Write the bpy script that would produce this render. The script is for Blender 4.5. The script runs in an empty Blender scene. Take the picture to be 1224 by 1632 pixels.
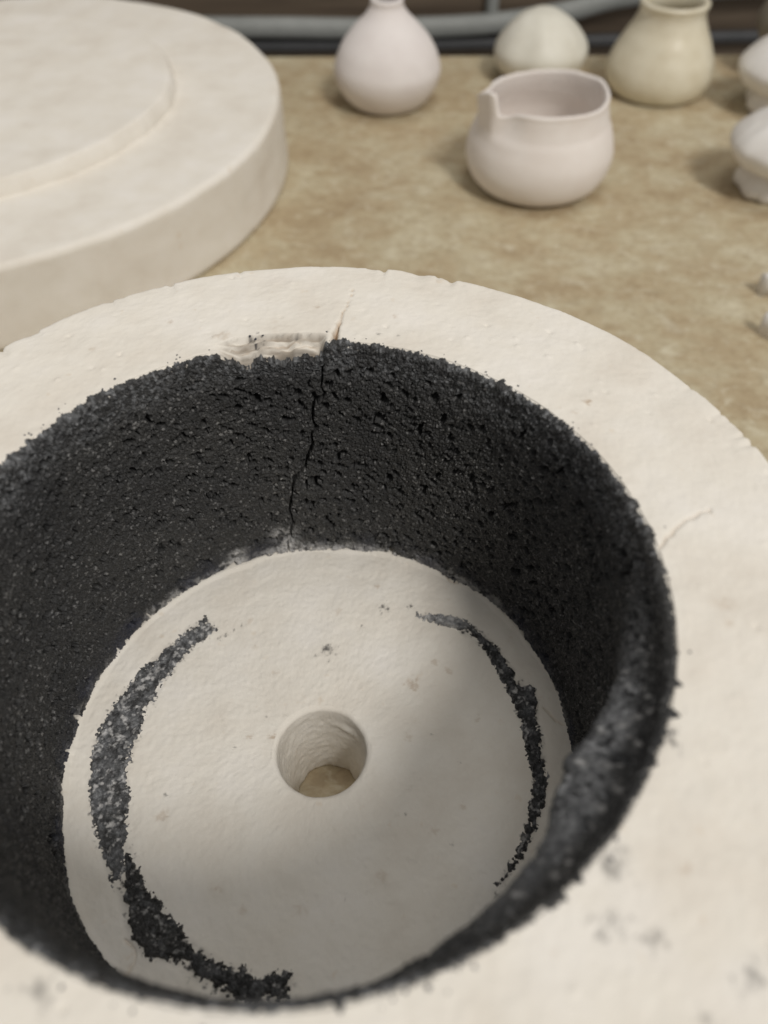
import bpy, math
import numpy as np
from mathutils import Matrix, Vector

# ------------------------------------------------------------------ basics
S = 0.055                      # one kiln unit (bore radius) in metres
ZT = -1.60                     # table height below the kiln rim, kiln units
ZF = -1.143                    # chamber floor below the rim
scene = bpy.context.scene
col = scene.collection
rng = np.random.default_rng(7)

# ------------------------------------------------------------------ camera
cam = bpy.data.cameras.new('camera')
cam_o = bpy.data.objects.new('camera', cam)
col.objects.link(cam_o)
PITCH, ROLL = 0.87407, -0.01549
cam_o.matrix_world = (Matrix.Translation(Vector((0.25006, -1.23331, 1.7326)) * S)
                      @ Matrix.Rotation(math.pi / 2 - PITCH, 4, 'X') @ Matrix.Rotation(ROLL, 4, 'Z'))
cam.sensor_fit = 'VERTICAL'
cam.sensor_height = 24.0
cam.sensor_width = 18.0
cam.lens = 24.0 * 1264.63 / 1632.0
cam.clip_start = 0.005
cam.clip_end = 30.0
cam.dof.use_dof = True
cam.dof.focus_distance = 3.02 * S
cam.dof.aperture_fstop = 7.6
scene.camera = cam_o

# ------------------------------------------------------------------ light
world = bpy.data.worlds.new('World')
scene.world = world
world.use_nodes = True
bg = world.node_tree.nodes['Background']
bg.inputs[0].default_value = (1.0, 0.97, 0.925, 1)
bg.inputs[1].default_value = 0.31


def area(name, loc, target, size, power, color, size_y=None):
    l = bpy.data.lights.new(name, 'AREA')
    l.shape = 'DISK'
    l.size = size
    if size_y:
        l.shape = 'ELLIPSE'
        l.size_y = size_y
    l.energy = power
    l.color = color
    o = bpy.data.objects.new(name, l)
    col.objects.link(o)
    loc = Vector(loc)
    o.location = loc
    o.rotation_euler = (Vector(target) - loc).to_track_quat('-Z', 'Y').to_euler()
    return o


kd = Vector((0.52, -0.70, 1.14)).normalized()
area('ceiling_lamp', kd * 2.7, (0, 0.1, -0.03), 0.36, 40.5, (1.0, 0.965, 0.918), 0.80)
area('overhead_fill', (0.3, 0.3, 2.4), (0.05, 0.15, 0), 1.1, 12.0, (1.0, 0.97, 0.925))  # added fill standing in for soft light from above

scene.view_settings.view_transform = 'Standard'
scene.view_settings.look = 'None'
scene.view_settings.exposure = 0.05
scene.view_settings.gamma = 1.0
scene.render.engine = 'CYCLES'

# ------------------------------------------------------------------ noise
LAT = rng.random((256, 256))


def vn(x, y, seed=0):
    x = x + seed * 37.17
    y = y + seed * 11.71
    xi = np.floor(x).astype(np.int64)
    yi = np.floor(y).astype(np.int64)
    fx = x - xi
    fy = y - yi
    fx = fx * fx * fx * (fx * (fx * 6 - 15) + 10)
    fy = fy * fy * fy * (fy * (fy * 6 - 15) + 10)
    a = LAT[xi & 255, yi & 255]
    b = LAT[(xi + 1) & 255, yi & 255]
    c = LAT[xi & 255, (yi + 1) & 255]
    d = LAT[(xi + 1) & 255, (yi + 1) & 255]
    return ((a * (1 - fx) + b * fx) * (1 - fy) + (c * (1 - fx) + d * fx) * fy) * 2 - 1


def fbm(x, y, f, octv=4, seed=0, gain=0.55):
    t = 0
    a = 1.0
    n = 0
    for k in range(octv):
        # rotate each octave so the lattice does not show
        ca, sa = math.cos(0.7 * k + 0.3), math.sin(0.7 * k + 0.3)
        t = t + a * vn((ca * x - sa * y) * f, (sa * x + ca * y) * f, seed + 3 * k + 1)
        n += a
        a *= gain
        f *= 2.03
    return t / n


def sstep(a, b, x):
    t = np.clip((x - a) / (b - a), 0, 1)
    return t * t * (3 - 2 * t)


def seg_dist(x, y, pts):
    d = np.full(np.shape(x), 1e9)
    tt = np.zeros(np.shape(x))
    n = len(pts) - 1
    for i in range(n):
        ax, ay = pts[i]
        bx, by = pts[i + 1]
        ux, uy = bx - ax, by - ay
        t = np.clip(((x - ax) * ux + (y - ay) * uy) / (ux * ux + uy * uy), 0, 1)
        q = np.hypot(x - ax - t * ux, y - ay - t * uy)
        m = q < d
        d = np.where(m, q, d)
        tt = np.where(m, (i + t) / n, tt)
    return d, tt


# ------------------------------------------------------------------ mesh helpers
def mesh_from(name, co, quads, mat, parent=None, attrs=None, smooth=True, tris=None):
    me = bpy.data.meshes.new(name)
    co = np.asarray(co, np.float32).reshape(-1, 3) * S
    quads = np.asarray(quads, np.int32).reshape(-1, 4)
    nt = 0 if tris is None else len(tris)
    nq = len(quads)
    me.vertices.add(len(co))
    me.vertices.foreach_set('co', co.ravel())
    loops = quads.ravel()
    starts = np.arange(nq, dtype=np.int32) * 4
    if nt:
        tr = np.asarray(tris, np.int32).reshape(-1, 3)
        starts = np.concatenate([starts, nq * 4 + np.arange(nt, dtype=np.int32) * 3])
        loops = np.concatenate([loops, tr.ravel()])
    me.loops.add(len(loops))
    me.loops.foreach_set('vertex_index', loops.astype(np.int32))
    me.polygons.add(nq + nt)
    me.polygons.foreach_set('loop_start', starts.astype(np.int32))
    me.update(calc_edges=True)
    me.validate()
    if smooth:
        me.polygons.foreach_set('use_smooth', np.ones(len(me.polygons), bool))
    if attrs:
        for an, arr in attrs.items():
            at = me.attributes.new(an, 'FLOAT_COLOR', 'POINT')
            at.data.foreach_set('color', np.asarray(arr, np.float32).reshape(-1, 4).ravel())
    me.materials.append(mat)
    o = bpy.data.objects.new(name, me)
    col.objects.link(o)
    if parent is not None:
        o.parent = parent
    return o


def grid_quads(nr, nc, wrap_c=False, wrap_r=False, flip=False, keep=None):
    r = np.arange(nr if wrap_r else nr - 1)
    c = np.arange(nc if wrap_c else nc - 1)
    R, C = np.meshgrid(r, c, indexing='ij')
    R1 = (R + 1) % nr
    C1 = (C + 1) % nc
    q = np.stack([R * nc + C, R * nc + C1, R1 * nc + C1, R1 * nc + C], -1)
    if keep is not None:
        k = keep[R, C] & keep[R, C1] & keep[R1, C] & keep[R1, C1]
        q = q[k]
    q = q.reshape(-1, 4)
    return q[:, ::-1] if flip else q


def tag(o, label=None, cat=None, group=None, kind=None):
    if label:
        o['label'] = label
    if cat:
        o['category'] = cat
    if group:
        o['group'] = group
    if kind:
        o['kind'] = kind
    return o


def empty(name, loc):
    o = bpy.data.objects.new(name, None)
    o.empty_display_size = 0.01
    col.objects.link(o)
    o.location = Vector(loc) * S
    return o


# ------------------------------------------------------------------ materials
class NT:
    def __init__(s, name):
        s.m = bpy.data.materials.new(name)
        s.m.use_nodes = True
        s.t = s.m.node_tree
        s.b = s.t.nodes['Principled BSDF']
        tc = s.t.nodes.new('ShaderNodeTexCoord')
        s.co = tc.outputs['Object']

    def n(s, t, **kw):
        x = s.t.nodes.new(t)
        for k, v in kw.items():
            setattr(x, k, v)
        return x

    def l(s, a, b):
        s.t.links.new(a, b)

    def noise(s, scale, detail=4, rough=0.6, co=None, dist=0.0):
        x = s.n('ShaderNodeTexNoise')
        x.inputs['Scale'].default_value = scale
        x.inputs['Detail'].default_value = detail
        x.inputs['Roughness'].default_value = rough
        x.inputs['Distortion'].default_value = dist
        s.l(co or s.co, x.inputs['Vector'])
        return x.outputs['Fac']

    def ramp(s, fac, stops):
        x = s.n('ShaderNodeValToRGB')
        e = x.color_ramp.elements
        while len(e) < len(stops):
            e.new(0.5)
        for i, (p, c) in enumerate(stops):
            e[i].position = p
            e[i].color = (*c, 1) if len(c) == 3 else c
        s.l(fac, x.inputs['Fac'])
        return x.outputs['Color']

    def mix(s, fac, a, b):
        x = s.n('ShaderNodeMix', data_type='RGBA')
        for v, i in ((fac, 0), (a, 6), (b, 7)):
            if isinstance(v, (int, float)):
                x.inputs[i].default_value = v
            elif isinstance(v, tuple):
                x.inputs[i].default_value = (*v, 1)
            else:
                s.l(v, x.inputs[i])
        return x.outputs[2]

    def attr(s, name):
        a = s.n('ShaderNodeAttribute', attribute_name=name)
        sp = s.n('ShaderNodeSeparateColor')
        s.l(a.outputs['Color'], sp.inputs[0])
        return sp.outputs

    def bump(s, h, strength, dist, prev=None):
        x = s.n('ShaderNodeBump')
        x.inputs['Strength'].default_value = strength
        x.inputs['Distance'].default_value = dist
        s.l(h, x.inputs['Height'])
        if prev is not None:
            s.l(prev, x.inputs['Normal'])
        return x.outputs['Normal']

    def out(s, color=None, rough=None, normal=None, spec=None):
        for v, k in ((color, 'Base Color'), (rough, 'Roughness'), (normal, 'Normal'), (spec, 'Specular IOR Level')):
            if v is None:
                continue
            if isinstance(v, (int, float)):
                s.b.inputs[k].default_value = v
            elif isinstance(v, tuple):
                s.b.inputs[k].default_value = (*v, 1)
            else:
                s.l(v, s.b.inputs[k])
        return s.m


def m_refractory():
    k = NT('refractory_fibre')
    a = k.attr('stain')
    c = k.ramp(k.noise(55, 5, 0.6), [(0.30, (0.71, 0.66, 0.585)), (0.5, (0.765, 0.725, 0.655)), (0.70, (0.80, 0.765, 0.71))])
    # sparse warm freckles of the fired fibre
    f = k.ramp(k.noise(330, 2, 0.5), [(0.69, (0, 0, 0)), (0.80, (1, 1, 1))])
    fm = k.n('ShaderNodeMath', operation='MULTIPLY')
    k.l(f, fm.inputs[0]); fm.inputs[1].default_value = 0.35
    c = k.mix(fm.outputs[0], c, (0.60, 0.47, 0.33))
    c = k.mix(a[0], c, (0.33, 0.20, 0.095))
    c = k.mix(a[2], c, (0.29, 0.25, 0.205))
    c = k.mix(a[1], c, (0.022, 0.022, 0.027))
    n1 = k.bump(k.noise(900, 4, 0.65), 0.15, 0.0006)
    n2 = k.bump(k.noise(2600, 2, 0.6), 0.12, 0.0003, n1)
    return k.out(c, 0.93, n2, 0.12)


def m_carbide():
    k = NT('black_carbide')
    a = k.attr('stain')
    base = k.ramp(k.noise(1500, 3, 0.7), [(0.25, (0.022, 0.0225, 0.023)), (0.55, (0.045, 0.0455, 0.046)), (0.8, (0.085, 0.086, 0.087))])
    v = k.n('ShaderNodeTexVoronoi')
    v.inputs['Scale'].default_value = 1900
    k.l(k.co, v.inputs['Vector'])
    sp = k.n('ShaderNodeSeparateColor')
    k.l(v.outputs['Color'], sp.inputs[0])
    g = k.ramp(sp.outputs[0], [(0.90, (0, 0, 0)), (0.985, (1, 1, 1))])
    gm = k.n('ShaderNodeMath', operation='MULTIPLY'); k.l(g, gm.inputs[0]); gm.inputs[1].default_value = 0.6
    c = k.mix(gm.outputs[0], base, (0.26, 0.26, 0.26))  # sparkle of shiny grains put into the colour as lighter grey specks
    pale_grey = k.ramp(k.noise(1100, 3, 0.65), [(0.30, (0.05, 0.052, 0.056)), (0.52, (0.145, 0.149, 0.155)), (0.70, (0.30, 0.305, 0.315))])
    tone = k.ramp(k.noise(28, 4, 0.6), [(0.35, (0.72, 0.72, 0.74)), (0.65, (1.18, 1.15, 1.10))])
    tm = k.n('ShaderNodeMix', data_type='RGBA', blend_type='MULTIPLY'); tm.inputs[0].default_value = 1.0
    k.l(c, tm.inputs[6]); k.l(tone, tm.inputs[7]); c = tm.outputs[2]
    c = k.mix(a[0], c, pale_grey)
    c = k.mix(a[1], c, (0.63, 0.62, 0.61))
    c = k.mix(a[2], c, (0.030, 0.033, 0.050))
    rg = k.ramp(sp.outputs[1], [(0.3, (0.75, 0.75, 0.75)), (0.95, (0.30, 0.30, 0.30))])
    n1 = k.bump(k.noise(1400, 4, 0.7), 0.6, 0.0006)
    n2 = k.bump(sp.outputs[2], 0.25, 0.0004, n1)
    return k.out(c, rg, n2, 0.45)


def m_bisque(name, lo, hi, rough=0.75, spec=0.25, coat=0.0):
    k = NT(name)
    c = k.ramp(k.noise(90, 4, 0.55), [(0.35, lo), (0.65, hi)])
    mp = k.n('ShaderNodeMapping')
    mp.inputs['Scale'].default_value = (25, 25, 420)
    k.l(k.co, mp.inputs['Vector'])
    n1 = k.bump(k.noise(1.0, 3, 0.5, mp.outputs['Vector']), 0.06, 0.0004)
    n2 = k.bump(k.noise(1200, 3, 0.6), 0.12, 0.0003, n1)
    if coat:
        k.b.inputs['Coat Weight'].default_value = coat
        k.b.inputs['Coat Roughness'].default_value = 0.22
    return k.out(c, rough, n2, spec)


def m_table():
    k = NT('mottled_laminate')
    mp = k.n('ShaderNodeMapping')
    mp.inputs['Scale'].default_value = (0.85, 1.2, 1)
    mp.inputs['Rotation'].default_value = (0, 0, 0.5)
    k.l(k.co, mp.inputs['Vector'])
    v = mp.outputs['Vector']
    c = k.ramp(k.noise(42, 8, 0.70, v, 0.25), [(0.33, (0.355, 0.270, 0.165)), (0.46, (0.445, 0.362, 0.235)), (0.56, (0.49, 0.425, 0.290)), (0.68, (0.58, 0.525, 0.385))])
    w = k.ramp(k.noise(60, 5, 0.65, v, 1.0), [(0.56, (0, 0, 0)), (0.72, (1, 1, 1))])
    wm = k.n('ShaderNodeMath', operation='MULTIPLY'); k.l(w, wm.inputs[0]); wm.inputs[1].default_value = 0.45
    c = k.mix(wm.outputs[0], c, (0.60, 0.56, 0.44))
    d = k.ramp(k.noise(75, 5, 0.7, v, 1.4), [(0.60, (0, 0, 0)), (0.74, (1, 1, 1))])
    dm = k.n('ShaderNodeMath', operation='MULTIPLY'); k.l(d, dm.inputs[0]); dm.inputs[1].default_value = 0.5
    c = k.mix(dm.outputs[0], c, (0.30, 0.215, 0.125))
    f = k.ramp(k.noise(240, 5, 0.65, v, 0.8), [(0.46, (0, 0, 0)), (0.66, (1, 1, 1))])
    fm = k.n('ShaderNodeMath', operation='MULTIPLY'); k.l(f, fm.inputs[0]); fm.inputs[1].default_value = 0.42
    c = k.mix(fm.outputs[0], c, (0.27, 0.195, 0.11))
    g = k.ramp(k.noise(170, 4, 0.6, v, 0.5), [(0.56, (0, 0, 0)), (0.70, (1, 1, 1))])
    gm = k.n('ShaderNodeMath', operation='MULTIPLY'); k.l(g, gm.inputs[0]); gm.inputs[1].default_value = 0.5
    c = k.mix(gm.outputs[0], c, (0.66, 0.615, 0.48))
    n1 = k.bump(k.noise(700, 3, 0.6), 0.10, 0.0004)
    return k.out(c, 0.48, n1, 0.35)


def m_wood():
    k = NT('dark_board')
    mp = k.n('ShaderNodeMapping')
    mp.inputs['Scale'].default_value = (3, 3, 60)
    k.l(k.co, mp.inputs['Vector'])
    c = k.ramp(k.noise(3, 5, 0.6, mp.outputs['Vector'], 0.4), [(0.3, (0.070, 0.051, 0.036)), (0.7, (0.150, 0.115, 0.082))])
    return k.out(c, 0.7, k.bump(k.noise(300, 3), 0.1, 0.001), 0.3)


def m_plain(name, c0, c1, rough, scale=60, spec=0.4):
    k = NT(name)
    return k.out(k.ramp(k.noise(scale, 4), [(0.3, c0), (0.7, c1)]), rough, k.bump(k.noise(500, 2), 0.06, 0.0004), spec)


M_REF = m_refractory()
M_SIC = m_carbide()
M_TAB = m_table()
M_WALL = m_wood()
M_PINK = m_bisque('pale_bisque', (0.735, 0.685, 0.665), (0.775, 0.73, 0.71))
M_PITCH = m_bisque('warm_bisque', (0.765, 0.705, 0.66), (0.80, 0.75, 0.71))
M_CREAM = m_bisque('cream_glaze', (0.66, 0.60, 0.455), (0.73, 0.68, 0.54), 0.40, 0.5, 0.35)
M_IVORY = m_bisque('ivory_porcelain', (0.66, 0.635, 0.55), (0.72, 0.70, 0.62), 0.5, 0.4)
M_WHITE = m_bisque('white_porcelain', (0.73, 0.70, 0.66), (0.78, 0.76, 0.73), 0.5, 0.4)
M_GREY = m_bisque('stone_grey_glaze', (0.26, 0.235, 0.19), (0.31, 0.28, 0.23), 0.5, 0.4)
M_COND = m_plain('grey_conduit', (0.22, 0.23, 0.22), (0.28, 0.29, 0.28), 0.5)
M_CABLE = m_plain('dark_cable', (0.045, 0.047, 0.05), (0.065, 0.066, 0.07), 0.55)

# ------------------------------------------------------------------ setting


def slab(name, x0, x1, y0, y1, z0, z1, mat, bev=0.03, seg=4, rot=0.0):
    import bmesh
    bm = bmesh.new()
    vs = [bm.verts.new((x * S, y * S, z * S)) for x in (x0, x1) for y in (y0, y1) for z in (z0, z1)]
    for f in ((0, 1, 3, 2), (4, 6, 7, 5), (0, 4, 5, 1), (2, 3, 7, 6), (0, 2, 6, 4), (1, 5, 7, 3)):
        bm.faces.new([vs[i] for i in f])
    bmesh.ops.recalc_face_normals(bm, faces=bm.faces)
    bmesh.ops.bevel(bm, geom=list(bm.edges), offset=bev * S, segments=seg, affect='EDGES', profile=0.5)
    bm.transform(Matrix.Rotation(rot, 4, 'Z'))
    me = bpy.data.meshes.new(name)
    bm.to_mesh(me)
    bm.free()
    me.materials.append(mat)
    o = bpy.data.objects.new(name, me)
    col.objects.link(o)
    return o


tag(slab('countertop', -14, 14, -9, 7.86, ZT - 0.55, ZT, M_TAB, 0.05, 4, -0.0285), kind='structure')
tag(slab('back_wall', -18, 18, 9.70, 10.3, -9, 3.0, M_WALL, 0.02, 2), kind='structure')


def tube(name, pts, rad, mat, parent=None, ns=20, closed_ends=True):
    pts = np.array(pts, float)
    # Catmull-Rom resample
    P = np.vstack([2 * pts[0] - pts[1], pts, 2 * pts[-1] - pts[-2]])
    out = []
    for i in range(1, len(P) - 2):
        for t in np.linspace(0, 1, 10, endpoint=False):
            p0, p1, p2, p3 = P[i - 1:i + 3]
            out.append(0.5 * (2 * p1 + (p2 - p0) * t + (2 * p0 - 5 * p1 + 4 * p2 - p3) * t * t + (3 * p1 - p0 - 3 * p2 + p3) * t ** 3))
    out.append(P[-2])
    out = np.array(out)
    T = np.gradient(out, axis=0)
    T /= np.linalg.norm(T, axis=1)[:, None]
    up = np.array([0, 1.0, 0])
    B = np.cross(T, up); B /= np.linalg.norm(B, axis=1)[:, None]
    N = np.cross(B, T)
    a = np.linspace(0, 2 * np.pi, ns, endpoint=False)
    co = out[:, None] + rad * (np.cos(a)[None, :, None] * N[:, None] + np.sin(a)[None, :, None] * B[:, None])
    return mesh_from(name, co, grid_quads(len(out), ns, True), mat, parent)


tag(tube('conduit', [(-9, 9.6, -1.86), (-5, 9.6, -1.86), (-1.3, 9.6, -1.90), (0.25, 9.6, -1.935), (1.6, 9.6, -1.905), (2.54, 9.6, -1.785),
                     (3.2, 9.6, -1.64), (4.2, 9.6, -1.56), (6, 9.6, -1.53), (10, 9.6, -1.53)], 0.112, M_COND),
    'grey flexible conduit running along the dark board behind the pots', 'conduit')
tag(tube('cable', [(-9, 9.64, -2.10), (-4, 9.64, -2.10), (0, 9.64, -2.13), (3, 9.64, -2.12), (10, 9.64, -2.05)], 0.07, M_CABLE),
    'thin dark cable below the grey conduit on the board', 'cable')
tag(tube('pipe', [(1.66, 9.64, -1.87), (1.655, 9.64, -0.5), (1.65, 9.64, 0.6), (1.65, 9.64, 2.6)], 0.075, M_COND),
    'thin upright grey pipe rising from the conduit on the board', 'pipe')

# ------------------------------------------------------------------ kiln chamber
kiln = empty('kiln_chamber', (0, 0, ZT))
tag(kiln, 'round white refractory kiln chamber with black pitted lining and a hole in its floor', 'kiln')
R_OUT = 1.47
KZ = np.array([0, 0, -ZT])      # children are modelled relative to the base


def lump(x, y):
    return 0.005 * fbm(x, y, 5, 3, 5) + 0.0020 * fbm(x, y, 22, 3, 9) + 0.0010 * fbm(x, y, 75, 2, 14)


def floor_h(x, y):
    r = np.hypot(x, y)
    a = np.arctan2(y, x)
    h = 0.006 * fbm(x, y, 4, 3, 21) + 0.0024 * fbm(x, y, 18, 3, 25) + 0.0016 * fbm(x, y, 60, 2, 28)
    step = 0.842 + 0.012 * vn(a * 3, a * 0 + 3, 4)
    h = h + 0.003 * sstep(step - 0.018, step + 0.018, r)
    edge = 0.945 + 0.010 * vn(a * 6, a * 0, 6)
    h = h + 0.011 * sstep(edge - 0.012, edge + 0.012, r)
    # dragged plaster strokes near the hole
    h = h + 0.004 * np.clip(fbm(x * 0.6 + y * 0.4, (y - x) * 1.6, 9, 3, 31), 0, 1) * sstep(0.6, 0.3, r)
    return ZF + h


def chip_mask(deg):
    w = sstep(86.5, 88.5, deg) * sstep(111, 103, deg)
    return w * (0.8 + 0.25 * vn(deg * 0.6, deg * 0, 8))


def wall_r(z, ring=0.98):
    return ring - 0.022 * np.clip(-z / 1.143, 0, 1.1)


NTH = 1150
th = np.linspace(-np.pi, np.pi, NTH, endpoint=False)
deg = np.degrees(th)
rows = []          # list of (r, z, tag) profile rows
for z in np.linspace(ZT + 0.03, -0.03, 16):
    rows.append((R_OUT, z, 'o'))
for a in np.linspace(0.1, np.pi / 2, 9):
    rows.append((R_OUT - 0.028 * (1 - math.cos(a)), -0.028 * (1 - math.sin(a)), 't'))
for r in np.linspace(R_OUT - 0.034, 1.0, 105):
    rows.append((r, 0.0, 't'))
for a in np.linspace(0.15, np.pi / 2, 8):
    rows.append((1.0 - 0.02 * math.sin(a) + 0.004, -0.02 * (1 - math.cos(a)) - 0.002, 'i'))
for z in np.linspace(-0.03, -0.11, 18):
    rows.append((wall_r(z) + 0.008 + 0.5 * (-z - 0.03), z, 'i'))
for z in (-0.13, -0.3, -0.6, -0.9, -1.10):
    rows.append((wall_r(z) + 0.10, z, 'w'))
for r in np.concatenate([np.linspace(1.04, 0.70, 105), np.linspace(0.697, 0.19, 95)]):
    rows.append((r, ZF, 'f'))
for a in np.linspace(0.15, np.pi / 2, 7):
    rows.append((0.19 - 0.022 * math.sin(a), ZF - 0.022 * (1 - math.cos(a)), 'h'))
for z in np.linspace(ZF - 0.03, ZT + 0.006, 46):
    rows.append((0.168 - 0.038 * (ZF - z) / (ZF - ZT), z, 'h'))
for r in (0.15, 0.4, 0.9, R_OUT - 0.03):
    rows.append((r, ZT, 'b'))
pr = np.array([q[0] for q in rows])
pz = np.array([q[1] for q in rows])
pt = np.array([q[2] for q in rows])
NR = len(rows)
r2 = np.repeat(pr[:, None], NTH, 1)
z2 = np.repeat(pz[:, None], NTH, 1)
t2 = np.repeat(th[None, :], NR, 0)
d2 = np.degrees(t2)
K = {k: (pt == k) for k in 'otiwfhb'}
stain = np.zeros((NR, NTH, 4)); stain[..., 3] = 1
# outside
m = K['o']
arc = t2[m] * 1.47
r2[m] += 0.010 * fbm(arc, z2[m], 5, 4, 40)
# wobble of the outer edge plus small nicks
nick = np.clip(fbm(th * 1.47, th * 0, 5, 3, 43) - 0.30, 0, 1) * 0.03 + np.clip(fbm(th * 1.47, th * 0 + 5, 26, 2, 44) - 0.48, 0, 1) * 0.035
wob = 0.004 * vn(th * 3, th * 0, 45)
m = K['t']
x, y = r2[m] * np.cos(t2[m]), r2[m] * np.sin(t2[m])
near = sstep(R_OUT - 0.09, R_OUT, r2[m])
z2[m] += lump(x, y) - near * nick[None, :] * 0.9
r2[m] += near * (wob - nick * 0.5)[None, :]
# rim crack, faint second crack
rimcrack = [(0.141, 1.304), (0.146, 1.275), (0.131, 1.226), (0.127, 1.20), (0.11, 1.151), (0.105, 1.12), (0.094, 1.078), (0.087, 1.03), (0.086, 0.99)]
d, tt = seg_dist(x + 0.004 * vn(x * 60, y * 60, 3), y, rimcrack)
wd = 0.0024 + 0.0062 * sstep(0.62, 0.95, tt)
cr = np.exp(-(d / wd) ** 2)
z2[m] -= cr * (0.010 + 0.04 * sstep(0.5, 0.95, tt))
stain[m, :, 0] = np.maximum(stain[m, :, 0], cr.reshape(stain[m, :, 0].shape) * (0.5 + 0.5 * sstep(0.5, 0.85, tt)).reshape(stain[m, :, 0].shape))
d, tt = seg_dist(x + 0.006 * vn(x * 40, y * 40, 5), y + 0.006 * vn(x * 40, y * 40, 6), [(0.985, 0.062), (1.023, 0.102), (1.09, 0.163), (1.174, 0.205)])
cr = np.exp(-(d / 0.004) ** 2)
z2[m] -= cr * 0.012
stain[m, :, 0] = np.maximum(stain[m, :, 0], 0.25 * cr)
# small pits all over the rim
for px, py in zip(rng.uniform(-1.47, 1.47, 420), rng.uniform(-1.47, 1.47, 420)):
    q = math.hypot(px, py)
    if not 1.03 < q < 1.44:
        continue
    jj = int((math.atan2(py, px) + np.pi) / (2 * np.pi) * NTH)
    js = np.arange(jj - 4, jj + 5) % NTH
    ri = np.where(m & (np.abs(pr - q) < 0.03))[0]
    g = np.exp(-(((pr[ri][:, None] - q) / 0.008) ** 2 + (((js - jj + 4 + NTH // 2) % NTH - NTH // 2 - 0)[None, :] * 0 + (np.arange(-4, 5) * 2 * np.pi / NTH * q)[None, :] / 0.008) ** 2))
    z2[np.ix_(ri, js)] -= g * rng.uniform(-0.006, 0.008)


def spot(lst, mask, ch):
    xx, yy = r2[mask] * np.cos(t2[mask]), r2[mask] * np.sin(t2[mask])
    full = []
    for q in lst:
        full.append(q)
        if ch == 1:
            for _ in range(5):
                w = q[2] * rng.uniform(1.2, 3.6); an = rng.uniform(0, 6.28)
                full.append((q[0] + w * math.cos(an), q[1] + w * math.sin(an), q[2] * rng.uniform(0.15, 0.42), q[3] * rng.uniform(0.4, 0.9)))
    for sx, sy, rad, amt in full:
        wr = max(rad, 0.006)
        wx = xx + 0.75 * rad * vn(xx / wr * 1.1, yy / wr * 1.1, 2) + 0.5 * rad * vn(xx / wr * 2.7, yy / wr * 2.7, 5)
        wy = yy + 0.75 * rad * vn(xx / wr * 1.1, yy / wr * 1.1, 7) + 0.5 * rad * vn(xx / wr * 2.7, yy / wr * 2.7, 9)
        g = amt * np.exp(-(((wx - sx) ** 2 + (wy - sy) ** 2) / rad ** 2) ** 1.2)
        stain[mask, :, ch] = np.maximum(stain[mask, :, ch], g)


spot([(0.69, -0.847, 0.012, .55), (0.763, -0.882, 0.014, .6), (0.938, -0.951, 0.017, .6), (0.666, -0.875, 0.010, .5), (0.705, -0.87, 0.007, .5),
      (0.892, -0.477, 0.014, .7), (0.905, -0.455, 0.010, .5), (0.71, -0.74, 0.022, .55), (0.735, -0.72, 0.012, .4), (0.83, -1.02, .01, .4),
      (-0.19, 1.01, .007, .9), (-0.21, 1.03, .005, .8), (-0.185, 1.045, .004, .8), (-0.16, 1.025, .004, .7), (0.06, 1.05, .004, .7), (0.24, 1.03, .005, .8),
      (0.31, 1.02, .004, .6), (-0.05, 1.035, .006, .7), (-0.13, -1.05, .016, .5), (-0.42, -0.96, .02, .5), (-0.62, -0.83, .016, .5)], K['t'], 1)
spot([(0.859, -0.755, 0.012, .35), (1.125, -0.116, 0.022, .22), (1.118, -0.17, 0.012, .25), (0.906, 0.665, 0.011, .6), (0.017, 1.202, 0.010, .35), (-0.507, 1.122, 0.009, .35),
      (-0.123, 1.083, 0.035, .12), (-0.30, 1.03, .02, .3), (-0.33, 1.035, .012, .3), (0.30, 1.13, .008, .25), (0.86, .62, .008, .3), (-0.75, .97, .01, .25)], K['t'], 0)
# broad, very faint warm blotches
bl = np.clip(fbm(x, y, 3.2, 3, 61) - 0.05, 0, 1) * 0.16
stain[m, :, 0] = np.maximum(stain[m, :, 0], bl)

# chipped inner edge at the far side
cm = chip_mask(d2)
mi = K['t'] | K['i']
rr, zz, cc = r2[mi], z2[mi], cm[mi]
lay = 0.010 * fbm(t2[mi] * 3, rr * 25 + zz * 25, 6, 3, 70)
rag = 0.016 * fbm(t2[mi], t2[mi] * 0, 11, 3, 75)
tq = np.clip((1.046 + rag - rr - 0.8 * lay) / 0.05, 0, 1)
drop = 0.098 * cc * (0.35 * sstep(0.0, 0.12, tq) + 0.25 * sstep(0.35, 0.5, tq) + 0.4 * sstep(0.7, 1.0, tq))
nz = zz - drop - lay * cc * sstep(1.04, 1.0, rr)
nz = np.where(K['i'][mi][:, None], np.minimum(zz, np.minimum(zz, -0.098 * cc - 0.01 * cc + lay * cc)), nz)
z2[mi] = nz
chipvis = cc * sstep(1.048, 1.038, rr - rag)
stain[mi, :, 2] = np.maximum(stain[mi, :, 2], chipvis * np.clip(1.0 + 1.8 * fbm(t2[mi] * 2.2, rr * 30 + zz * 22, 5, 3, 71), 0, 1))
stain[mi, :, 0] = np.maximum(stain[mi, :, 0], chipvis * np.clip(1.6 * fbm(t2[mi] * 3, rr * 30 + zz * 30, 6, 3, 73) - 0.1, 0, 0.55))

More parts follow.
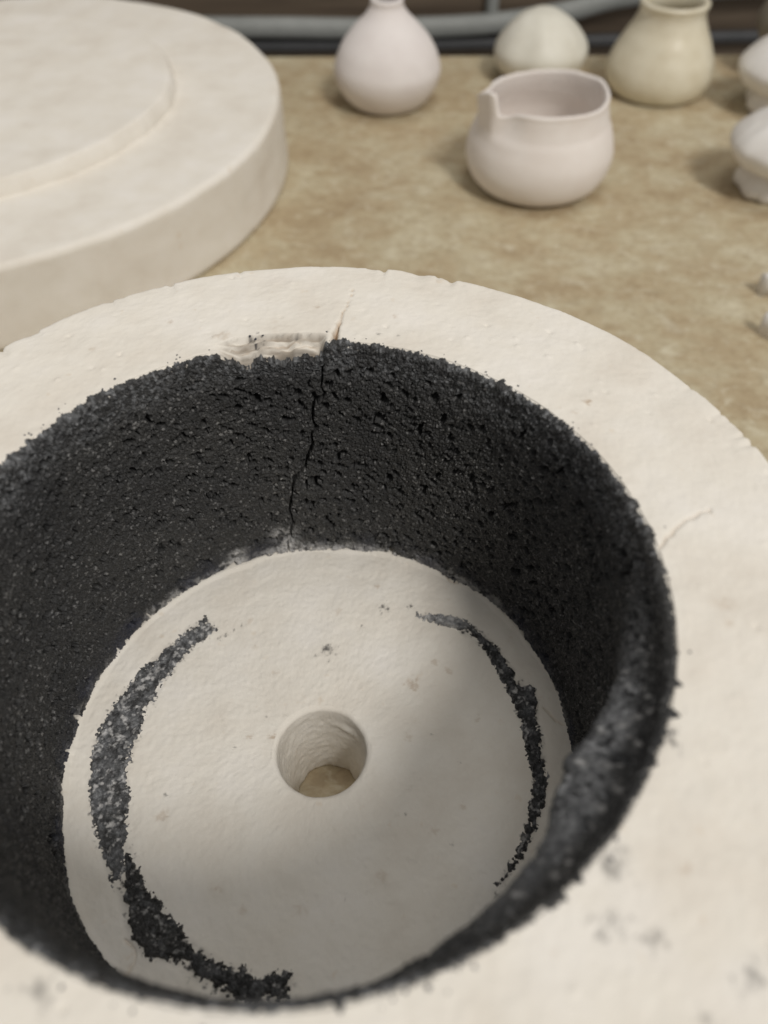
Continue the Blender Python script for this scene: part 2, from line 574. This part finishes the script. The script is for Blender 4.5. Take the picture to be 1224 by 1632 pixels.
# floor
m = K['f']
x, y = r2[m] * np.cos(t2[m]), r2[m] * np.sin(t2[m])
z2[m] = floor_h(x, y)
spot([(0.008, 0.435, 0.016, .85), (0.025, 0.44, .010, .5), (0.238, 0.639, 0.011, .85), (0.255, .632, .008, .85), (0.36, 0.643, 0.006, .9), (0.345, .64, .004, .6), (-0.564, -0.155, .005, .8),
      (-0.42, 0.515, .007, .8), (-0.39, .54, .005, .7), (-0.45, .50, .006, .7), (-0.36, .56, .004, .7), (0.15, 0.55, .004, .7), (-0.33, .02, .004, .6),
      (-0.22, .14, .004, .6), (0.42, .06, .004, .5), (.52, -.05, .004, .5), (.31, -.24, .004, .5), (.47, -.35, .004, .5), (0.10, -.52, .004, .4)], m, 1)
spot([(0.355, 0.28, 0.022, .42), (0.36, .26, .016, .4), (-0.564, -0.232, 0.018, .30), (-0.337, -0.483, 0.015, .30), (0.218, 0.747, 0.013, .40), (-0.193, 0.058, 0.013, .55), (-0.284, 0.06, 0.011, .40),
      (0.05, .62, .014, .22), (-.33, .58, .012, .25), (-.29, .45, .01, .2), (.45, .37, .013, .3), (.50, .33, .012, .35), (.60, .12, .012, .25), (.33, .05, .012, .22), (-.20, .33, .012, .2),
      (-.05, -.55, .02, .2), (.22, -.45, .016, .2), (-.24, -.55, .012, .2), (.41, -.3, .014, .22), (.52, -.22, .012, .25)], m, 0)
# black grit rubbed into the floor around the residue
aa = np.degrees(t2[m]) % 360
for tab, (lo, hi), spread in ((((131, .72, .79), (152, .712, .806), (164, .708, .84), (173, .717, .862), (183, .718, .855), (194, .721, .85), (206, .748, .828), (217, .75, .822), (229, .743, .872), (237, .76, .825), (248, .765, .835), (257, .765, .83), (264, .745, .80)), (129, 267), 0.016),
                              (((-40 + 360, .783, .79), (-25 + 360, .79, .808), (-9 + 360, .797, .835), (7 + 360, .775, .84), (16 + 360, .772, .862), (25 + 360, .77, .824), (36 + 360, .78, .826), (46 + 360, .74, .804), (57 + 360, .705, .711)), (318, 419), 0.012)):
    tb = np.array(tab)
    ang_ = np.where(aa < 90, aa + 360, aa)
    ri_, ro_ = np.interp(ang_, tb[:, 0], tb[:, 1]), np.interp(ang_, tb[:, 0], tb[:, 2])
    out_ = np.maximum(ri_ - r2[m], r2[m] - ro_)
    ins = sstep(lo, lo + 3, ang_) * sstep(hi, hi - 3, ang_)
    sp_ = np.clip(2.6 * fbm(x, y, 75, 2, 95) - 0.55 - 1.3 * np.clip(out_, -0.005, 1) / spread * 0.55, 0, 1) * sstep(spread * 2.6, 0.0, out_)
    sm_ = 0.22 * sstep(spread * 1.4, -0.004, out_) * np.clip(0.5 + 1.3 * fbm(x, y, 26, 3, 97), 0, 1)
    stain[m, :, 1] = np.maximum(stain[m, :, 1], ins * np.maximum(0.9 * sp_, sm_))
# hairline breaks in the raised edge of the floor
for pts in ([(0.86, 0.16), (0.885, 0.13), (0.905, 0.10), (0.93, 0.085)], [(-0.62, -0.63), (-0.58, -0.66), (-0.57, -0.70), (-0.60, -0.74)], [(-0.40, -0.80), (-0.41, -0.85), (-0.44, -0.90)],
            [(0.52, .79), (0.545, .76), (0.57, .755)]):
    d, tt = seg_dist(x + 0.006 * vn(x * 40, y * 40, 3), y + 0.006 * vn(x * 40, y * 40, 4), pts)
    cr = np.exp(-(d / 0.004) ** 2)
    z2[m] -= 0.010 * cr
    stain[m, :, 0] = np.maximum(stain[m, :, 0], 0.22 * cr)
# hole
m = K['h']
z2[m] += np.where(z2[m] > ZF - 0.03, 0.004 * fbm(r2[m] * np.cos(t2[m]), r2[m] * np.sin(t2[m]), 20, 2, 80), 0)
dd = np.clip((ZF - z2[m]) / 0.05, 0, 1)
r2[m] += dd * (0.0035 * fbm(t2[m] * 0.6 + z2[m] * 2, z2[m] * 5, 9, 3, 82) + 0.003 * fbm(t2[m] * 0.3, z2[m], 2, 2, 85))
r2[m] -= 0.010 * np.exp(-((t2[m] - 1.0) / 0.35) ** 2 - ((z2[m] - ZF + 0.10) / 0.02) ** 2)
r2[m] += 0.008 * fbm(np.cos(t2[m]), np.sin(t2[m]), 3, 3, 88) * sstep(0.35, 0.45, ZF - z2[m])

co = np.stack([r2 * np.cos(t2), r2 * np.sin(t2), z2], -1) + KZ
shell = mesh_from('refractory_shell', co, grid_quads(NR, NTH, True, True, flip=False), M_REF, kiln, {'stain': stain})

# ------------------------------------------------------------------ black lining
vis = np.radians(np.linspace(-75, 205, 1750))
hid = np.radians(np.linspace(205, 285, 300)[1:-1])
lt = np.concatenate([vis, hid])
NC = len(lt)
NS = 400
ld = np.degrees(lt)
ldw = (ld + 180) % 360 - 180
ax_ = lt                       # arc coordinate (periodicity only breaks in the hidden sector)
cml = chip_mask(ldw)
s0 = 0.004 - 0.008 * fbm(ax_, ax_ * 0, 6, 3, 100) - 0.006 * np.clip(fbm(ax_, ax_ * 0, 34, 3, 101), -0.4, 1) - 0.010 * fbm(ax_, ax_ * 0 + 9, 170, 2, 103)
s0 = s0 - 0.03 * np.clip(fbm(ax_, ax_ * 0 + 4, 22, 2, 105) - 0.30, 0, 1) * 2
s0 = s0 + 0.092 * cml + 0.02 * cml * fbm(ax_, ax_ * 0, 25, 2, 106)
# the fired lip sags deeper on the near side (angle, bulge)
lip_a = np.array([-180, -150, -120, -100, -84, -77, -69, -62, -54, -46, -33, -22, -12, -2, 10, 20, 40, 90, 140, 180.])
lip_b = np.array([.012, .012, .018, .02, .02, .024, .042, .056, .076, .102, .138, .112, .075, .048, .026, .016, .012, .010, .010, .012])
lip = np.interp(ldw, lip_a, lip_b)
t_ = np.linspace(0, 1, NS)
NTOP = 46
Sg = np.vstack([s0[None, :] + np.linspace(0, 1, NTOP, endpoint=False)[:, None] * (0.13 - s0[None, :]), np.repeat(np.linspace(0.13, 1.185, NS - NTOP)[:, None], NC, 1)])
AR = 0.02
ang = np.clip(Sg / AR, 0, np.pi / 2)
zz = np.where(Sg < 0, 0, np.where(Sg < AR * np.pi / 2, -AR * (1 - np.cos(ang)), -AR - (Sg - AR * np.pi / 2)))
rr = np.where(Sg < 0, 1.0 - Sg, 1.0 - AR * np.sin(ang))
rr = np.where(Sg < AR * np.pi / 2, rr, wall_r(zz))
A2 = np.repeat(ax_[None, :], NS, 0)
bul = np.where(-zz < 0.17, sstep(0.045, 0.17, -zz), 1 - sstep(0.17, 0.62, -zz) * 0.95)
lipn = lip[None, :] * (1 + 0.22 * fbm(A2, zz, 7, 3, 110))
disp = lipn * bul
on_top = sstep(0.03, 0.0, Sg)
# relief: coarse lumps, grains; troweled smoother just above the floor
fine = 0.3 + 0.7 * sstep(0.0, 0.07, zz - ZF)
disp = disp + (1 - on_top) * (0.010 * fbm(A2, zz, 3, 3, 120) + 0.0020 * fbm(A2, zz, 14, 3, 121) + 0.0030 * fine * fbm(A2, zz, 110, 3, 123))
grain = rng.standard_normal((NS, NC))
for ax in (0, 1):
    grain = (grain + np.roll(grain, 1, ax)) / 1.414
disp = disp + 0.016 * sstep(0.22, 0.02, zz - ZF) * np.clip(fbm(A2, A2 * 0, 3.4, 3, 126) + 0.1, -0.3, 1)
disp = disp + 0.0024 * fine * grain * (1 - 0.5 * on_top)
# pores
hmap = np.zeros((NS, NC))
dz = 1.055 / (NS - NTOP)
dx = math.radians(280) / 1750 * 0.97
npor = 3600
pc = rng.integers(0, 1750, npor)
prw = rng.integers(NTOP - 12, NS - 4, npor)
sz = 0.0050 + 0.0105 * rng.random(npor) ** 2.2
for c, r, q in zip(pc, prw, sz):
    ex = rng.uniform(0.8, 1.35) * q
    ez = rng.uniform(0.8, 1.35) * q
    wi = int(ex / dx) + 2
    wj = int(ez / dz) + 2
    a0, a1 = max(0, c - wi), min(NC, c + wi + 1)
    b0, b1 = max(0, r - wj), min(NS, r + wj + 1)
    gx = (np.arange(a0, a1) - c)[None, :] * dx / ex
    gz = (np.arange(b0, b1) - r)[:, None] * dz / ez
    rot = 0.5 * rng.standard_normal()
    gx2 = gx + rot * gz
    w = np.clip(2.2 * (1.1 - (gx2 ** 2 + gz ** 2)), 0, 1)
    np.maximum(hmap[b0:b1, a0:a1], w * min(q * 6.0, 0.075), out=hmap[b0:b1, a0:a1])
disp = disp - hmap * sstep(0.05, 0.13, -zz)
# long crack down the far wall
crack = np.array([(87.6, -0.095), (88.3, -0.185), (87.5, -0.215), (90.2, -0.262), (90.7, -0.293), (90.9, -0.345), (90.1, -0.385), (91.6, -0.42), (91.4, -0.474), (93.2, -0.56), (93.7, -0.60), (96.6, -0.66), (97.3, -0.70), (98.4, -0.80),
                  (99.2, -0.86), (98.6, -0.93), (99.6, -0.99), (99.8, -1.03), (101.0, -1.06), (101.0, -1.15)])
cp = [(math.radians(a), b) for a, b in crack]
cc0, cc1 = np.searchsorted(vis, math.radians(82)), np.searchsorted(vis, math.radians(107))
sub = (slice(None), slice(cc0, cc1))
d, tt = seg_dist(A2[sub] + 0.003 * vn(A2[sub] * 90, zz[sub] * 90, 4), zz[sub] + 0.002 * vn(A2[sub] * 90, zz[sub] * 90, 5), cp)
cw = 0.0042 + 0.0030 * np.clip(fbm(tt * 9, tt * 0, 2, 2, 9), -0.5, 1)
disp[sub] -= 0.05 * np.exp(-(d / cw) ** 4)
# coating lies a hair proud of the shell and dives under it along its torn edge
proud = 0.0035 + 0.004 * fbm(A2, zz, 90, 2, 130)
edge = sstep(0.0, 0.005, Sg - s0[None, :])
rimz = lump(rr * np.cos(A2), rr * np.sin(A2))
zout = zz + on_top * (rimz + proud * edge - 0.006 * (1 - edge))
rout = rr - disp - (1 - on_top) * (proud * edge - 0.022 * (1 - edge))
lst = np.zeros((NS, NC, 4)); lst[..., 3] = 1
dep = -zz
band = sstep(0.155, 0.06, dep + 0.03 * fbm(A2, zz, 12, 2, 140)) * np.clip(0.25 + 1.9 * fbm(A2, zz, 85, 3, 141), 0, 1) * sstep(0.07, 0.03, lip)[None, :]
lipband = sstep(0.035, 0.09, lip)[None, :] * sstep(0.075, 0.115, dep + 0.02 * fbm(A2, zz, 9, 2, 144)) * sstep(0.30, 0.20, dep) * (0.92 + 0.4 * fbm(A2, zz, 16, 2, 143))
lst[..., 0] = np.clip(np.maximum(band, lipband), 0, 1)  # paler grey along the top edge and over the lip bulge
# white refractory smears where the lining meets the floor, and beads of it on the lip
low = sstep(0.05, 0.0, (zz - ZF) - 0.028 - 0.05 * fbm(A2, zz, 14, 3, 150))
hot = np.exp(-((ldw - 101.5) / 2.6) ** 2) * sstep(-0.93, -1.0, zz) + np.exp(-((ldw - 114.5) / 2.2) ** 2) * sstep(-1.01, -1.06, zz) + np.exp(-((ldw - 131) / 2) ** 2) * sstep(-1.06, -1.10, zz) \
    + 0.9 * np.exp(-((ldw - 62) / 5) ** 2) * sstep(-1.05, -1.10, zz) + 0.6 * np.exp(-((ldw - 82) / 5) ** 2) * sstep(-1.06, -1.10, zz)
smear = hot * np.clip(0.85 + 1.8 * fbm(A2, zz, 22, 3, 152), 0, 1)
sect = np.clip(np.exp(-((ldw - 90) / 45) ** 2), 0, 1)
bead = np.zeros_like(zz)
for k in range(46):
    ba = math.radians(rng.normal(-28, 14)); bz = rng.uniform(-0.15, -0.03); br = rng.uniform(0.004, 0.010)
    bead = np.maximum(bead, np.exp(-(((A2 - ba) ** 2 + (zz - bz) ** 2) / br ** 2) ** 1.5) * rng.uniform(0.2, 0.55))
lst[..., 1] = np.clip(np.maximum(np.maximum(0.95 * low * (0.2 + 0.8 * sect) * np.clip(0.7 + 1.8 * fbm(A2, zz, 40, 2, 155), 0, 1), 1.0 * smear), bead), 0, 0.9)
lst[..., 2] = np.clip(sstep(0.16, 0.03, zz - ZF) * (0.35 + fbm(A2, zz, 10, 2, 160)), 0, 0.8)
co = np.stack([rout * np.cos(A2), rout * np.sin(A2), zout], -1) + KZ
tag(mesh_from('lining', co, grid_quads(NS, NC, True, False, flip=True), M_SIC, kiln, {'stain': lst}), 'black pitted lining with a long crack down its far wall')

# ------------------------------------------------------------------ residue left on the floor


def residue(outer, inner, na, nr, hgt, dustc, seed, grey=None):
    oa, orr = np.array(outer).T
    ia, irr = np.array(inner).T
    lo, hi = min(oa.min(), ia.min()), max(oa.max(), ia.max())
    a = np.linspace(lo - 2, hi + 2, na)
    fo = np.interp(a, oa, orr)
    fi = np.interp(a, ia, irr)
    mid, half = (fo + fi) / 2, np.maximum((fo - fi) / 2, 0.004)
    v = np.linspace(-1, 1, nr)
    ext = half + 0.035
    R = mid[None, :] + v[:, None] * ext[None, :]
    A = np.radians(np.repeat(a[None, :], nr, 0))
    X, Y = R * np.cos(A), R * np.sin(A)
    sd = half[None, :] - np.abs(R - mid[None, :])          # inside positive
    ends = np.minimum(a - lo, hi - a)[None, :] * 0.012
    sd = np.minimum(sd, ends)
    sd = sd + 0.020 * fbm(X, Y, 20, 3, seed) + 0.017 * fbm(X, Y, 95, 2, seed + 5)
    h = np.clip(sd / 0.012, -1, 1)
    rough = 0.5 + 0.5 * fbm(X, Y, 70, 3, seed + 9) + 0.35 * rng.standard_normal(X.shape) * 0.35
    Z = floor_h(X, Y) + np.where(h > 0, h * hgt * (0.35 + 0.9 * rough), h * 0.006)
    st = np.zeros(X.shape + (4,)); st[..., 3] = 1
    core = fbm(X, Y, 45, 3, seed + 20)
    st[..., 0] = np.clip(dustc + 0.9 * core, 0, 1)
    st[..., 1] = np.clip(1.6 * fbm(X, Y, 55, 3, seed + 30) - 0.55 + 0.5 * dustc, 0, 0.75)
    if grey:
        g = sstep(grey[0], grey[1], np.degrees(A))
        st[..., 0] = np.clip(st[..., 0] + 0.7 * g, 0, 1)
        st[..., 1] = np.clip(st[..., 1] + g * (0.28 + 0.5 * fbm(X, Y, 40, 2, seed + 40)), 0, 0.8)
    keep = sd > -0.006
    co = np.stack([X, Y, Z], -1) + KZ
    q = grid_quads(nr, na, keep=keep)
    used = np.unique(q)
    remap = np.full(nr * na, -1); remap[used] = np.arange(len(used))
    return mesh_from('residue_patch', co.reshape(-1, 3)[used], remap[q], M_SIC, kiln, {'stain': st.reshape(-1, 4)[used]})


def up(l):
    return [(a % 360, r) for a, r in l]


Lo = up([(135.2, 0.786), (152.1, 0.806), (164.4, 0.84), (172.9, 0.865), (-177.2, 0.855), (-166.0, 0.85), (-154.3, 0.828), (-147.6, 0.825)])
Li = up([(131.6, 0.717), (145.5, 0.714), (158.1, 0.706), (169.5, 0.717), (-178.4, 0.718), (-165.1, 0.721), (-154.9, 0.748), (-147.0, 0.775)])
o = residue(Lo, Li, 620, 95, 0.011, 0.50, 200)
o['label'] = 'broad grey speckled residue band'
Lo2 = up([(-151, 0.765), (-140.7, 0.82), (-131.6, 0.872), (-127.1, 0.867), (-123.5, 0.825), (-119.8, 0.815), (-111.6, 0.835), (-103.1, 0.831), (-95.4, 0.80)])
Li2 = up([(-151, 0.752), (-143.5, 0.745), (-133.1, 0.743), (-122.7, 0.759), (-113.1, 0.765), (-104.8, 0.765), (-95.9, 0.742)])
o = residue(Lo2, Li2, 480, 85, 0.026, 0.12, 240)
o['label'] = 'thick black crumbly residue band'
Ro = sorted([(57.2, 0.711), (46.1, 0.804), (36.0, 0.826), (25.3, 0.824), (19.1, 0.818), (16.0, 0.865), (7.2, 0.84), (-1.4, 0.826), (-9.6, 0.835), (-16.2, 0.825), (-24.8, 0.808), (-31.8, 0.8), (-38.5, 0.79)])
Ri = sorted([(55.7, 0.705), (47.1, 0.737), (41.1, 0.786), (29.6, 0.772), (21.6, 0.766), (11.8, 0.776), (4.1, 0.774), (-3.2, 0.784), (-8.4, 0.798), (-17.0, 0.788), (-23.6, 0.791), (-31.5, 0.786), (-38.4, 0.784)])
o = residue(Ro, Ri, 560, 80, 0.018, 0.22, 280, (38, 46))
o['label'] = 'thin black residue curve'

# loose crumbs (uncountable specks) on the rim beside the lining and on the floor


def crumbs(name, spots, mat):
    import bmesh
    bm = bmesh.new()
    for (x, y, z, s) in spots:
        g = bmesh.ops.create_icosphere(bm, subdivisions=1, radius=1.0)
        sc = np.array([1, 1, 0.6]) * s
        for v in g['verts']:
            j = 1 + 0.35 * rng.standard_normal()
            v.co = Vector((x + v.co.x * sc[0] * j, y + v.co.y * sc[1] * j, z + v.co.z * sc[2] * j)) * S
    me = bpy.data.meshes.new(name)
    bm.to_mesh(me)
    bm.free()
    at = me.attributes.new('stain', 'FLOAT_COLOR', 'POINT')
    me.materials.append(mat)
    o = bpy.data.objects.new(name, me)
    col.objects.link(o)
    o.parent = kiln
    o['kind'] = 'stuff'
    return o


sp = []
for k in range(70):
    a = rng.uniform(-np.pi, np.pi)
    r = 1.0 + abs(rng.normal(0, 0.018)) + 0.002
    cmk = float(chip_mask(np.array([math.degrees(a)]))[0])
    if cmk > 0.1:
        continue
    x, y = r * math.cos(a), r * math.sin(a)
    sp.append((x, y, float(lump(np.array([x]), np.array([y]))[0]) - ZT + 0.001, rng.uniform(0.0015, 0.0045)))
for x, y, s in ((-0.19, 1.012, .007), (-0.21, 1.03, .004), (-0.165, 1.03, .004), (0.06, 1.045, .004), (0.905, -0.46, .005), (0.71, -0.735, .006), (-0.1, -1.02, .006), (-.38, -.95, .006), (.32, -.96, .006)):
    sp.append((x, y, float(lump(np.array([x]), np.array([y]))[0]) - ZT, s))
crumbs('black_crumbs', sp, M_SIC)

# ------------------------------------------------------------------ kiln base disc (behind)


def disc_profile():
    R, Rs, T, H = 2.49, 1.63, 0.596, 0.122
    p = [(0.01, 0.0)] + [(r, 0.0) for r in np.linspace(0.3, R - 0.02, 8)] + [(R + 0.005, 0.015), (R + 0.012, 0.04)]
    p += [(R + 0.012 - 0.012 * t, 0.04 + (T - 0.09) * t) for t in np.linspace(0.05, 1, 12)]
    p += [(R - 0.05 * (1 - math.cos(a)), T - 0.05 + 0.05 * math.sin(a)) for a in np.linspace(0.15, np.pi / 2, 8)]
    p += [(r, T) for r in np.linspace(R - 0.1, Rs + 0.05, 26)]
    p += [(Rs + 0.02 - 0.012 * math.sin(a) + 0.012, T + 0.012 * (1 - math.cos(a))) for a in np.linspace(0.1, np.pi / 2, 5)]
    p += [(Rs + 0.010, T + H - 0.035)]
    p += [(Rs - 0.03 * (1 - math.cos(a)), T + H - 0.03 + 0.03 * math.sin(a)) for a in np.linspace(0.1, np.pi / 2, 6)]
    p += [(r, T + H) for r in np.linspace(Rs - 0.08, 0.01, 34)]
    return np.array(p)


def lathe(name, prof, mat, parent, n=96, mod=None, stainit=False):
    prof = np.asarray(prof, float)
    a = np.linspace(0, 2 * np.pi, n, endpoint=False)
    R = np.repeat(prof[:, :1], n, 1)
    Z = np.repeat(prof[:, 1:2], n, 1)
    A = np.repeat(a[None, :], len(prof), 0)
    if mod:
        R, Z = mod(R, Z, A)
    co = np.stack([R * np.cos(A), R * np.sin(A), Z], -1)
    at = None
    if stainit:
        s = np.zeros(R.shape + (4,)); s[..., 3] = 1
        at = {'stain': s}
    o = mesh_from(name, co, grid_quads(len(prof), n, True), mat, parent, at)
    return o


def spline(pts, n=60):
    pts = np.array(pts, float)
    P = np.vstack([2 * pts[0] - pts[1], pts, 2 * pts[-1] - pts[-2]])
    out = []
    m = max(2, n // (len(pts) - 1))
    for i in range(1, len(P) - 2):
        p0, p1, p2, p3 = P[i - 1:i + 3]
        for t in np.linspace(0, 1, m, endpoint=False):
            out.append(0.5 * (2 * p1 + (p2 - p0) * t + (2 * p0 - 5 * p1 + 4 * p2 - p3) * t * t + (3 * p1 - p0 - 3 * p2 + p3) * t ** 3))
    out.append(P[-2])
    out = np.array(out)
    out[:, 0] = np.maximum(out[:, 0], 0.003)
    return out


def disc_mod(R, Z, A):
    x, y = R * np.cos(A), R * np.sin(A)
    up_ = sstep(0.45, 0.6, Z)
    Z = Z + up_ * (0.008 * fbm(x, y, 2, 3, 300) + 0.004 * fbm(x, y, 9, 3, 303))
    k = sstep(2.3, 2.49, R)
    R = R + k * (0.012 * fbm(A * 2, Z * 2, 2, 3, 306))
    k2 = np.exp(-((R - 1.66) / 0.06) ** 2)
    R = R + k2 * 0.02 * fbm(A * 2, A * 0, 4, 3, 308)
    return R, Z


base = empty('footed_disc', (-3.03, 5.37, ZT))
tag(base, 'broad white refractory kiln base disc with a raised round step, lying behind the chamber', 'kiln base')
pf = disc_profile()
split = 8 + 3 + 12 + 8 + 27
lathe('disc', pf[:split], M_REF, base, 420, disc_mod, True)
lathe('raised_step', pf[split - 1:], M_REF, base, 420, disc_mod, True)

# ------------------------------------------------------------------ small pots


def pot(name, loc, outer, wall, mat, label, cat, group=None, mod=None, depth=0.25, n=96):
    """outer profile from the foot up to the lip, then back down inside"""
    outer = spline(outer, 64)
    lipz = outer[-1, 1]
    inn = outer[::-1].copy()
    inn[:, 0] = np.maximum(inn[:, 0] - wall, 0.003)
    inn = inn[inn[:, 1] > 0.08]
    lipr = np.array([(outer[-1, 0] - wall * 0.25, lipz + wall * 0.32), (outer[-1, 0] - wall * 0.7, lipz + wall * 0.3)])
    foot = np.array([(0.003, 0.012), (outer[0, 0] * 0.7, 0.012), (outer[0, 0] * 0.85, 0.0)])
    prof = np.vstack([foot, outer, lipr, inn, [(0.003, inn[-1, 1])]])
    e = empty(name, loc)
    tag(e, label, cat, group)
    nb = len(foot) + len(outer) - 1
    lathe('body', prof[:nb - 6], mat, e, n, mod)
    lathe('rim', prof[nb - 7:nb + 6], mat, e, n, mod)
    lathe('interior', prof[nb + 5:], mat, e, n, mod)
    return e


def soft(seed, amp=0.012):
    def f(R, Z, A):
        k = fbm(np.cos(A) * 1.2 + seed, np.sin(A) * 1.2 + Z * 1.5, 1.0, 3, seed)
        return R * (1 + amp * 2 * k) + 0.0007 * np.sin(Z * 46 + A) * (R > 0.05), Z
    return f


pot('bottle_vase', (0.345, 6.72, ZT),
    [(0.30, 0), (0.365, 0.035), (0.445, 0.135), (0.497, 0.27), (0.48, 0.39), (0.41, 0.53), (0.30, 0.655), (0.20, 0.75), (0.152, 0.82), (0.146, 0.87)],
    0.045, M_PINK, 'pinkish white round bottle vase with a narrow neck', 'vase', mod=soft(1, 0.006))


def pitcher_mod(R, Z, A):
    R, Z = soft(5, 0.008)(R, Z, A)
    top = sstep(0.46, 0.70, Z)
    d = (np.degrees(A) - 205 + 180) % 360 - 180
    # torn spout: drawn out to the left, standing proud, then dropping sharply to the front rim
    R = R + top * (0.085 * np.exp(-((d + 10) / 16.0) ** 2) + 0.03 * np.exp(-((d - 6) / 6.0) ** 2) - 0.03 * np.exp(-((d - 24) / 12.0) ** 2) - 0.02 * np.exp(-((d + 42) / 12.0) ** 2))
    cut = sstep(11, 7, d)
    Z = Z + top * (0.10 * np.exp(-((d - 4) / 16.0) ** 2) * cut - 0.055 * np.exp(-((d - 14) / 15.0) ** 2) * (1 - cut)
                   + 0.02 * np.sin(2 * A + 0.6) + 0.035 * np.exp(-((np.degrees(A) - 285) / 38.0) ** 2) + 0.006 * fbm(np.cos(A) * 2, np.sin(A) * 2, 2, 2, 9))
    # squared shoulder on the right
    e = (np.degrees(A) - 20 + 180) % 360 - 180
    R = R + top * 0.018 * np.exp(-(e / 16.0) ** 2)
    Z = Z + top * 0.006 * np.exp(-(e / 9.0) ** 2)
    # thumb groove under the lip
    R = R - 0.004 * np.exp(-((Z - 0.53) / 0.03) ** 2)
    return R, Z


pot('pitcher', (1.555, 5.15, ZT),
    [(0.39, 0), (0.475, 0.03), (0.555, 0.12), (0.59, 0.25), (0.575, 0.37), (0.535, 0.48), (0.495, 0.58), (0.48, 0.65), (0.478, 0.69)],
    0.035, M_PITCH, 'squat pale bisque pitcher with a pinched spout and uneven rim', 'pitcher', mod=pitcher_mod, n=300)

pot('jar', (2.965, 6.91, ZT),
    [(0.38, 0), (0.44, 0.025), (0.485, 0.10), (0.50, 0.18), (0.478, 0.30), (0.41, 0.45), (0.338, 0.58), (0.305, 0.66), (0.302, 0.715), (0.315, 0.76)],
    0.06, M_CREAM, 'glossy cream jar with swelling body and thick rolled rim', 'jar', mod=soft(9, 0.006))


def mushroom(loc, cap_r, cap_h, cap_z, stem, mat, label, seed, tiltx=0.0, lob=0.03):
    e = empty('mushroom', loc)
    tag(e, label, 'figurine', 'ceramic mushrooms behind the kiln chamber')

    def capmod(R, Z, A):
        k = fbm(np.cos(A) * 1.3 + seed, np.sin(A) * 1.3, 1.3, 3, seed)
        R2 = R * (1 + lob * 2.2 * k * sstep(0.0, 0.3, R))
        Z2 = Z + 0.02 * sstep(0.02, 0.25, R) * fbm(R * np.cos(A) * 3, R * np.sin(A) * 3, 1.2, 3, seed + 4) + tiltx * R * np.cos(A)
        return R2, Z2
    under = [(0.04, cap_z - 0.01), (cap_r * 0.45, cap_z - 0.05), (cap_r * 0.78, cap_z - 0.06)]
    top = [(cap_r * 0.93, cap_z + 0.00), (cap_r, cap_z + cap_h * 0.22), (cap_r * 0.93, cap_z + cap_h * 0.42), (cap_r * 0.74, cap_z + cap_h * 0.66), (cap_r * 0.50, cap_z + cap_h * 0.85), (cap_r * 0.25, cap_z + cap_h * 0.965), (0.003, cap_z + cap_h)]
    lathe('cap', spline(under + top, 60), mat, e, 80, capmod)

    def stmod(R, Z, A):
        k = fbm(np.cos(A) * 1.6 + seed, np.sin(A) * 1.6 + Z * 3, 1.4, 3, seed + 8)
        return R * (1 + 0.16 * k), Z
    sp_ = spline([(0.003, 0.0), (stem[0] * 0.8, 0.0), (stem[0], 0.06), (stem[0] * 0.93, 0.14), (stem[1], 0.24), (stem[1] * 0.95, cap_z), (0.05, cap_z + 0.05)], 50)
    lathe('stem', sp_, mat, e, 64, stmod)
    return e


mushroom((1.865, 7.26, ZT), 0.465, 0.475, 0.135, (0.22, 0.17), M_IVORY, 'ivory ceramic mushroom with a wide domed cap, half hidden by the pitcher', 3)
mushroom((3.985, 6.42, ZT), 0.43, 0.36, 0.29, (0.285, 0.235), M_WHITE, 'white ceramic mushroom with a bulging stem standing beside the cream jar', 11)
mushroom((3.465, 4.93, ZT), 0.44, 0.34, 0.30, (0.30, 0.215), M_WHITE, 'white ceramic mushroom beside the pitcher, with a wide cap and lumpy flared stem', 17)
mushroom((4.48, 7.22, ZT), 0.52, 0.62, 0.33, (0.26, 0.20), M_GREY, 'grey brown ceramic mushroom with a tall cap at the counter edge', 23)


def curl():
    e = empty('ceramic_curl', (3.01, 3.24, ZT))
    tag(e, 'small white curled ceramic strip open towards the kiln, lying on the counter', 'ceramic piece')
    e.rotation_euler.z = -0.3
    n, a0, a1 = 60, math.radians(-125), math.radians(125)
    a = np.linspace(a0, a1, n)
    rows_ = []
    sec = [(0.30, 0.0), (0.30, 0.22), (0.275, 0.245), (0.245, 0.24), (0.235, 0.215), (0.235, 0.0)]
    for r, z in sec:
        rr_ = r + 0.02 * np.sin(3 * a)
        rows_.append(np.stack([rr_ * np.cos(a) * 1.1, rr_ * np.sin(a), z * (0.75 + 0.25 * np.cos(a * 0.9)) + 0 * a], -1))
    co = np.array(rows_)
    q = grid_quads(len(sec), n, False, True)
    caps = [[i * n for i in (0, 1, 4, 5)], [i * n for i in (1, 2, 3, 4)], [i * n + n - 1 for i in (5, 4, 1, 0)], [i * n + n - 1 for i in (4, 3, 2, 1)]]
    mesh_from('strip', co, np.vstack([q, caps]), M_WHITE, e)


curl()
